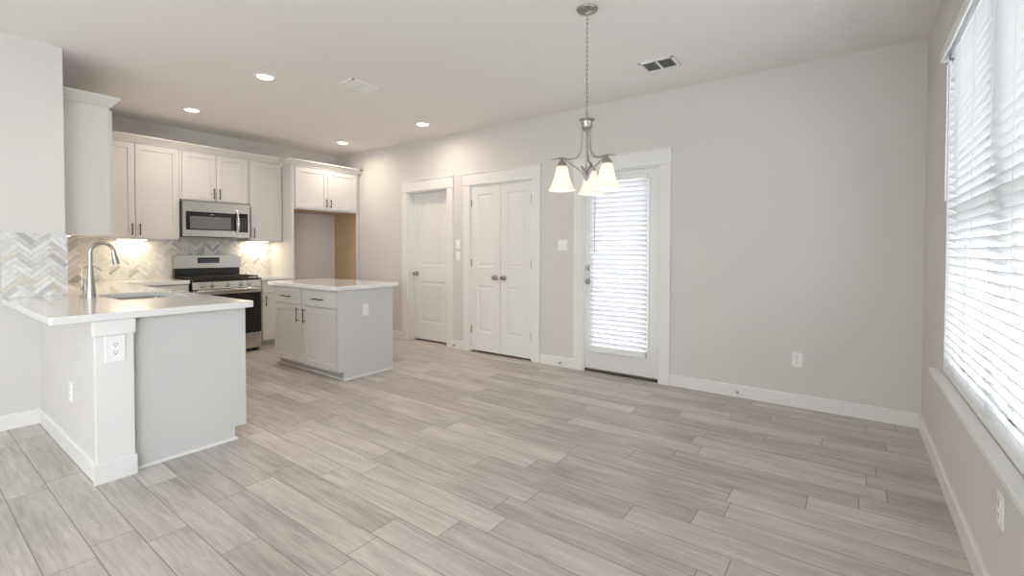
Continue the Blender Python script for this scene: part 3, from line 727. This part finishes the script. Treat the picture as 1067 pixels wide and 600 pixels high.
b = B(); b.tube([(.9935, 4.30, 1.248), (.997, 4.30, 1.215), (1.003, 4.30, 1.185), (1.010, 4.30, 1.150)], [.0135, .0155, .019, .0195], 14); done(b, 'spray_head', 'nickel', c, True)
b = B(); b.tube([(.866, 4.322, .965), (.866, 4.352, .968)], .011, 10); b.tube([(.866, 4.348, .968), (.855, 4.362, 1.0), (.850, 4.368, 1.045)], [.006, .005, .004], 8); done(b, 'lever', 'nickel', c, True)
c = thing('filter_tap', (.863, 4.52, .914), 'slim curved water tap standing behind the tall faucet', 'faucet')
b = B(); b.lathe([(0, 0), (.017, 0), (.016, .006), (.011, .012), (.010, .055), (.012, .058), (.012, .072), (.006, .078), (0, .078)], 16, Matrix.Translation((.863, 4.52, .914))); done(b, 'body', 'nickel', c, True)
b = B(); b.tube([(.863, 4.52, .985), (.863, 4.52, 1.06)] + arc((.908, 4.52, 1.088), .045, PI, PI * .55, 7, pl) + [(.93, 4.52, 1.128), (.955, 4.52, 1.115), (.975, 4.52, 1.095)], .0042, 8); done(b, 'spout', 'nickel', c, True)
b = B(); b.tube([(.863, 4.52, .972), (.872, 4.545, .972), (.880, 4.565, .985)], .004, 8); done(b, 'lever', 'nickel', c, True)

# ------------------------------------------------------------------ range
c = thing('range', (2.44, 6.3, 0), 'stainless gas range with black oven window and raised back panel', 'range')
RX0, RX1 = 2.064, 2.816; YR = 5.985
b = B(); b.box(RX0, RX1, YR + .01, 6.58, .055, .895, .002); done(b, 'body', 'black', c)
b = B(); b.box(RX0 + .006, RX1 - .006, YR - .018, YR + .012, .045, .238, .004); done(b, 'storage_drawer', 'steel', c)
b = B(); b.box(RX0 + .004, RX1 - .004, YR - .020, YR + .012, .250, .790, .004); dr = done(b, 'oven_door', 'bglass', c)
b = B(); b.box(RX0 + .004, RX1 - .004, YR - .024, YR - .018, .735, .790, .002); done(b, 'door_top_rail', 'steel', dr)
b = B(); b.box(RX0 + .030, RX1 - .030, YR - .084, YR - .060, .768, .800, .010, 3); b.box(RX0 + .045, RX0 + .075, YR - .065, YR - .02, .772, .796, .003); b.box(RX1 - .075, RX1 - .045, YR - .065, YR - .02, .772, .796, .003); done(b, 'handle', 'steel', dr, True)
b = B(); b.prism([(YR - .012, .798), (YR - .022, .803), (YR - .010, .886), (YR + .03, .892), (YR + .03, .798)], 'x', RX0, RX1); cp = done(b, 'control_panel', 'steel', c)
for x in (2.170, 2.266, 2.428, 2.578, 2.670):
    b = B(); b.lathe([(0, 0), (.026, 0), (.026, .006), (.020, .008), (.019, .030), (.016, .034), (0, .034)], 18, Matrix.Translation((x, YR - .016, .846)) @ Matrix.Rotation(PI / 2 + .12, 4, 'X'))
    b.box(x - .0045, x + .0045, YR - .056, YR - .040, .828, .864, .002); done(b, 'knob', 'steel', c, True)
b = B(); b.box(RX0, RX1, YR - .004, 6.53, .892, .912, .004); done(b, 'cooktop', 'black', c)
for gx in (2.19, 2.44, 2.69):
    b = B()
    for dx in (-.105, 0, .105): b.box(gx + dx - .006, gx + dx + .006, YR + .03, 6.47, .926, .940, .002)
    for y in (YR + .03, 6.1, 6.24, 6.36, 6.458): b.box(gx - .111, gx + .111, y, y + .012, .926, .940, .002)
    for dx in (-.105, .105):
        for y in (YR + .03, 6.458): b.box(gx + dx - .006, gx + dx + .006, y, y + .012, .910, .928)
    done(b, 'grate', 'iron', c)
for gx, gy in ((2.19, 6.12), (2.19, 6.36), (2.44, 6.24), (2.69, 6.12), (2.69, 6.36)):
    b = B(); b.lathe([(0, .014), (.030, .014), (.036, .010), (.040, 0)], 18, Matrix.Translation((gx, gy, .9115))); done(b, 'burner', 'iron', c, True)
b = B(); b.box(RX0 + .006, RX1 - .016, 6.52, 6.60, .905, 1.035, .004); done(b, 'back_riser', 'black', c)
b = B(); r = .02; P = [(RX0, 1.030)] + [(RX1 - .012, 1.030)]
P = [(RX0 + .004, 1.030), (RX1 - .014, 1.030), (RX1 - .008, 1.10), (RX1 - .010, 1.165), (RX1 - .020, 1.185), (RX1 - .04, 1.192), (RX0 + .03, 1.192), (RX0 + .010, 1.187), (RX0 + .002, 1.165), (RX0, 1.10)]
b.prism(P, 'y', 6.496, 6.605, .002); bg = done(b, 'backguard', 'steel', c)
b = B(); b.box(2.305, 2.548, 6.491, 6.497, 1.092, 1.160, .002); ds = done(b, 'display', 'bglass', c)
b = B()
for i in range(9):
    for j in range(2): b.box(2.322 + i * .0245, 2.332 + i * .0245, 6.4896, 6.4912, 1.108 + j * .022, 1.114 + j * .022)
done(b, 'display_marks', 'disp', ds)
for x in (RX0 + .05, RX1 - .05):
    for y in (YR + .06, 6.52): b = B(); b.lathe([(0, 0), (.02, 0), (.02, .01), (.012, .015), (.012, .06), (0, .06)], 12, Matrix.Translation((x, y, 0))); done(b, 'foot', 'black', c)

# ------------------------------------------------------------------ microwave
c = thing('microwave', (2.43, 6.42, 1.415), 'over-the-range stainless microwave with black window and bowed handle', 'microwave')
MX0, MX1, MY, MZ0, MZ1 = 2.062, 2.800, 6.215, 1.412, 1.826
b = B(); b.box(MX0, MX1 + .016, MY + .03, YK - .012, MZ0 + .004, MZ1, .002); done(b, 'body', 'black', c)
b = B(); b.box(MX0, MX1, MY, MY + .03, MZ0, MZ1, .003); d = done(b, 'door', 'steel', c)
b = B(); b.box(2.092, 2.640, MY - .003, MY + .002, 1.490, 1.706, .001); w = done(b, 'window', 'bglass', d)
b = B(); b.box(2.132, 2.572, MY - .0045, MY - .002, 1.504, 1.652, .0005); done(b, 'window_mesh', 'mesh', w)
b = B(); b.box(2.345, 2.385, MY - .0045, MY - .003, 1.674, 1.681); done(b, 'badge', 'steel', w)
b = B(); b.box(2.655, 2.772, MY - .003, MY + .002, 1.478, 1.712, .001); kp = done(b, 'control_panel', 'bglass', c)
for i in range(3):
    for j in range(6): b = B(); b.box(2.678 + i * .028, 2.694 + i * .028, MY - .0042, MY - .0029, 1.499 + j * .028, 1.508 + j * .028); done(b, 'button', 'grey', kp)
pts = [(2.640, MY - .010 - .045 * math.sin(PI * i / 12), 1.430 + (1.745 - 1.430) * i / 12) for i in range(13)]
b = B(); b.tube(pts, [.010] + [.0125] * 11 + [.010], 12); b.tube([(2.640, MY + .002, 1.438), (2.640, MY - .02, 1.438)], .010, 10); b.tube([(2.640, MY + .002, 1.737), (2.640, MY - .02, 1.737)], .010, 10); done(b, 'handle', 'chrome', d, True)
b = B(); b.box(MX0 + .02, MX1 - .02, MY + .04, YK - .1, MZ0 - .004, MZ0 + .005); done(b, 'vent_grille', 'black', c)

# ------------------------------------------------------------------ lights under the upper cabinets
def under_light(x0, x1, y0, y1, label, along='x'):
    z = UZ0 - .002
    c = thing('under_cabinet_light', ((x0 + x1) / 2, (y0 + y1) / 2, z), label, 'light', 'lights under the upper cabinets')
    b = B(); b.box(x0 - .012, x1 + .012, y0 - .010, y1 + .010, z, z + .0185, .003); done(b, 'housing', 'plastic', c)
    b = B(); b.box(x0, x1, y0, y1, z - .005, z + .001, .001); done(b, 'lit_lens', 'strip', c)
    area_light('strip_glow', (0, 0, -.010), (0, 0, 0), x1 - x0, y1 - y0, UNDER_W, WARMER, c)
under_light(1.55, 1.80, 6.50, 6.55, 'lit strip under the double-door upper cabinet left of the microwave')
under_light(2.90, 3.16, 6.50, 6.55, 'lit strip under the single-door upper cabinet right of the microwave')
under_light(.90, .95, 5.35, 5.75, 'lit strip under the tall upper cabinet on the left wall')

# ------------------------------------------------------------------ recessed ceiling lights
def downlight(x, y, label):
    c = thing('recessed_light', (x, y, H), label, 'ceiling light', 'recessed ceiling lights')
    b = B(); b.lathe([(.062, -.004), (.066, -.008), (.086, -.006), (.092, 0)], 32, Matrix.Translation((x, y, H))); done(b, 'trim_ring', 'plastic', c, True)
    b = B(); b.lathe([(0, -.010), (.045, -.0085), (.064, -.003), (.064, -.001)], 32, Matrix.Translation((x, y, H))); done(b, 'lit_lens', 'lens', c, True)
    l = area_light('lamp_glow', (0, 0, -.014), (0, 0, 0), .12, .12, LAMP_W, WARM, c, 'DISK', math.radians(170))
downlight(1.974, 4.085, 'lit recessed ceiling light nearest the camera above the peninsula')
downlight(1.977, 5.675, 'lit recessed ceiling light in front of the upper cabinets left of the microwave')
downlight(3.800, 4.097, 'lit recessed ceiling light by the door wall, between the doors and the vent')
downlight(3.803, 5.700, 'lit recessed ceiling light in front of the fridge alcove')

# ------------------------------------------------------------------ ceiling vents
def vent(name, x0, x1, y0, y1, split, panel, label, louvers):
    c = thing(name, ((x0 + x1) / 2, (y0 + y1) / 2, H), label, 'ceiling vent')
    z = H - .012; f = .022; b = B()
    b.box(x0, x1, y0, y0 + f, z, H, .002); b.box(x0, x1, y1 - f, y1, z, H, .002); b.box(x0, x0 + f, y0, y1, z, H, .002); b.box(x1 - f, x1, y0, y1, z, H, .002)
    mx, my = (x0 + x1) / 2, (y0 + y1) / 2
    if split == 'x': pass
    else: b.box(x0, x1, my - .009, my + .009, z, H)
    done(b, 'frame', 'plastic', c)
    b = B(); b.box(x0 + f, x1 - f, y0 + f, y1 - f, H - .004, H - .001); done(b, 'backing', 'backing' if louvers else panel, c)
    if louvers:
        b = B(); n = 7
        for h in (0, 1):
            a0, a1 = (x0 + f + .006, mx - .009) if h == 0 else (mx + .009, x1 - f)
            for i in range(n):
                x = a0 + (a1 - a0) * (i + .5) / n
                t = B(); t.box(-.011, .011, y0 + f, y1 - f, -.0007, .0007); b.merge(t.bm, Matrix.Translation((x, 0, H - .0085)) @ Matrix.Rotation(math.radians(14), 4, 'Y'))
        done(b, 'louvers', 'louver', c)
    else:
        b = B()
        for i in range(12):
            y = y0 + f + (y1 - y0 - 2 * f) * (i + .5) / 12; b.box(x0 + f, x1 - f, y - .002, y + .002, H - .009, H - .004)
        done(b, 'fins', panel, c)
vent('supply_vent', 2.432, 2.742, 3.495, 3.715, 'x', 'louver', 'white louvered ceiling vent over the kitchen floor', True)
vent('return_vent', 3.585, 3.805, 1.120, 1.392, 'y', 'grey', 'ceiling vent with two dark grey panels right of the chandelier', False)

# ------------------------------------------------------------------ chandelier
CX, CYH = 2.600, 1.336
c = thing('chandelier', (CX, CYH, 1.63), 'three-light brushed nickel chandelier with white bell shades on a chain', 'chandelier')
def V3(r, ang, z): return (CX + r * math.cos(ang), CYH + r * math.sin(ang), z)
b = B(); b.lathe([(0, -.034), (.010, -.034), (.014, -.026), (.030, -.022), (.058, -.012), (.064, -.004), (.064, 0), (0, 0)], 28, Matrix.Translation((CX, CYH, H - .001))); done(b, 'canopy', 'nickel', c, True)
zb, zt = 2.090, H - .034; nl = 22; b = B(); pitch = (zt - zb) / nl
for i in range(nl):
    zc = zb + pitch * (i + .5); ln = pitch / 2 + .0042; a = 0 if i % 2 else PI / 2; pts = []
    for k in range(12):
        t = 2 * PI * k / 12; w = .0062 * math.cos(t); hgt = ln * math.sin(t); pts.append((CX + w * math.cos(a + .6), CYH + w * math.sin(a + .6), zc + hgt))
    b.tube(pts, .0019, 6, closed=True)
done(b, 'chain', 'nickel', c, True)
b = B(); b.lathe([(0, .030), (.006, .030), (.008, .012), (.034, .008), (.048, .004), (.048, -.002), (.036, -.010), (.033, -.030), (.031, -.044), (.034, -.047), (.034, -.052), (.026, -.058), (.020, -.066), (0, -.066)], 28, Matrix.Translation((CX, CYH, 2.062)))
b.tube([(CX + .009 * math.cos(k * PI / 6 + 0), CYH + .005 * math.cos(k * PI / 6), 2.097 + .011 * math.sin(k * PI / 6)) for k in range(12)], .0022, 6, closed=True); done(b, 'hub', 'nickel', c, True)
b = B(); b.tube([(CX, CYH, 2.0), (CX, CYH, 1.70)], .0062, 10); b.lathe([(0, .02), (.007, .02), (.011, .008), (.009, -.004), (.004, -.014), (0, -.018)], 14, Matrix.Translation((CX, CYH, 1.70))); done(b, 'center_rod', 'nickel', c, True)
# right-of-view direction in plan, so that the three arms sit as seen: left, right-near, right-far
rt = Vector((0.59174667, -0.8061217)); base_a = math.atan2(rt.y, rt.x)
for k, ang in enumerate((math.radians(186), math.radians(-49), math.radians(70))):
    a = base_a + ang
    b = B(); prof = [(.028, 2.01), (.028, 1.96), (.029, 1.91), (.034, 1.872), (.047, 1.845), (.066, 1.826), (.092, 1.818), (.118, 1.817)]
    b.tube([V3(r, a, z) for r, z in prof], .0058, 8); b.tube([V3(r, a, z) for r, z in ((.112, 1.8165), (.135, 1.8215), (.165, 1.8235), (.200, 1.8165), (.228, 1.812))], [.0052, .0062, .0052, .0034, .0012], 8)
    arm = done(b, 'arm', 'nickel', c, True)
    b = B(); prof = [(.140, 1.815), (.115, 1.800), (.090, 1.782), (.062, 1.765), (.036, 1.745), (.018, 1.722), (.010, 1.700), (.0075, 1.690)]
    b.tube([V3(r, a, z) for r, z in prof], [.004, .0045, .0045, .0045, .0045, .0045, .004, .003], 8)
    b.tube([V3(r, a + .5, z) for r, z in ((.008, 1.692), (.013, 1.720), (.022, 1.748), (.036, 1.766), (.052, 1.772))], [.003, .0075, .0085, .0065, .0015], 8); done(b, 'scroll', 'nickel', arm, True)
    sx, sy = V3(.155, a, 0)[:2]
    b = B(); b.lathe([(0, 1.822), (.008, 1.820), (.012, 1.808), (.022, 1.796), (.031, 1.782), (.033, 1.770), (0, 1.770)], 20, Matrix.Translation((sx, sy, 0))); sk = done(b, 'socket_cup', 'nickel', c, True)
    b = B(); out = [(.026, 1.776), (.033, 1.772), (.037, 1.755), (.043, 1.728), (.050, 1.700), (.060, 1.668), (.072, 1.643), (.082, 1.628), (.0835, 1.624)]
    prof = out + [(r - .003, z - .0005) for r, z in reversed(out)]
    b.lathe(prof, 32, Matrix.Translation((sx, sy, 0))); sh = done(b, 'lamp_shade', 'shade', c, True)
    b = B(); b.lathe([(0, 1.655), (.015, 1.660), (.023, 1.675), (.023, 1.692), (.014, 1.715), (.011, 1.740), (.011, 1.760), (0, 1.760)], 16, Matrix.Translation((sx, sy, 0))); done(b, 'bulb', 'bulb', sh, True)
    l = bpy.data.lights.new('bulb_glow', 'POINT'); l.energy = CHAND_W; l.color = WARM; l.shadow_soft_size = .03
    lo = bpy.data.objects.new('bulb_glow', l); COL.objects.link(lo); lo.parent = c; lo.location = Vector((sx, sy, 1.640)) - c.location

# ------------------------------------------------------------------ outlets, switches, door stops
def outlet(T, u, z, label, w=.072, h=.116):
    c = thing('wall_outlet', T @ Vector((u, 0, z)), label, 'outlet')
    b = B(); b.box(u - w / 2, u + w / 2, 0.0005, .006, z - h / 2, z + h / 2, .002, T=T); done(b, 'cover_plate', 'plastic', c)
    for dz in (-.021, .021):
        b = B(); b.box(u - .017, u + .017, .005, .0085, z + dz - .0155, z + dz + .0155, .003, T=T); s = done(b, 'socket', 'plastic', c)
        b = B(); b.box(u - .0078, u - .0052, .0082, .0088, z + dz - .001, z + dz + .009, T=T); b.box(u + .0052, u + .0078, .0082, .0088, z + dz - .001, z + dz + .008, T=T); b.box(u - .003, u + .003, .0082, .0088, z + dz - .011, z + dz - .005, T=T); done(b, 'slots', 'slot', s)
    return c
def switch(T, u, z, gangs, label):
    w = .072 + .046 * (gangs - 1); h = .116
    c = thing('light_switch', T @ Vector((u, 0, z)), label, 'light switch')
    b = B(); b.box(u - w / 2, u + w / 2, 0.0005, .006, z - h / 2, z + h / 2, .002, T=T); done(b, 'cover_plate', 'plastic', c)
    for i in range(gangs):
        x = u + .046 * (i - (gangs - 1) / 2)
        t = B(); t.box(-.0165, .0165, -.002, .003, -.033, .033, .0015); b = B(); b.merge(t.bm, T @ Matrix.Translation((x, .0065, z)) @ Matrix.Rotation(.07, 4, 'X')); done(b, 'rocker', 'plastic', c)
T = TD(XD)
outlet(T, -.343, .383, 'white outlet low on the right wall between the patio door and the corner')
switch(T, -2.507, 1.315, 2, 'double white switch plate between the pantry doors and the patio door')
switch(T, -4.036, 1.334, 1, 'upper white switch plate between the deep-set door and the pantry doors')
switch(T, -4.036, 1.185, 1, 'lower white switch plate between the deep-set door and the pantry doors')
outlet(frame((0, YW, 0), (-1, 0, 0), (0, 1, 0)), -2.175, .400, 'white outlet under the large window sill')
outlet(frame((0, 3.226, 0), (1, 0, 0), (0, -1, 0)), .746, .716, 'white outlet on the end post of the peninsula', .088, .142)
outlet(TD(.672), -3.81, .392, 'white outlet low on the side of the peninsula half wall')
switch(frame((0, IY0, 0), (1, 0, 0), (0, -1, 0)), 2.862, .660, 1, 'white cover plate on the plain end of the island')
def stop(y, label):
    c = thing('door_stop', (XD - BT, y, .045), label, 'door stop', 'spring door stops on the baseboards')
    b = B(); b.tube([(XD - BT, y, .045), (XD - BT - .010, y, .045), (XD - BT - .012, y, .045)], [.011, .011, .006], 12)
    pts = [(XD - BT - .012 - .050 * i / 60, y + .0055 * math.cos(i * .9), .045 + .0055 * math.sin(i * .9)) for i in range(61)]
    b.tube(pts, .0014, 5); done(b, 'spring', 'nickel', c, True)
    b = B(); b.tube([(XD - BT - .060, y, .045), (XD - BT - .072, y, .045), (XD - BT - .076, y, .045)], [.009, .009, .006], 12); done(b, 'bumper', 'rubber', c, True)
stop(.776, 'small spring door stop on the baseboard right of the patio door')
stop(2.525, 'small spring door stop on the baseboard between the pantry doors and the patio door')
stop(4.085, 'small spring door stop on the short baseboard beside the deep-set door')
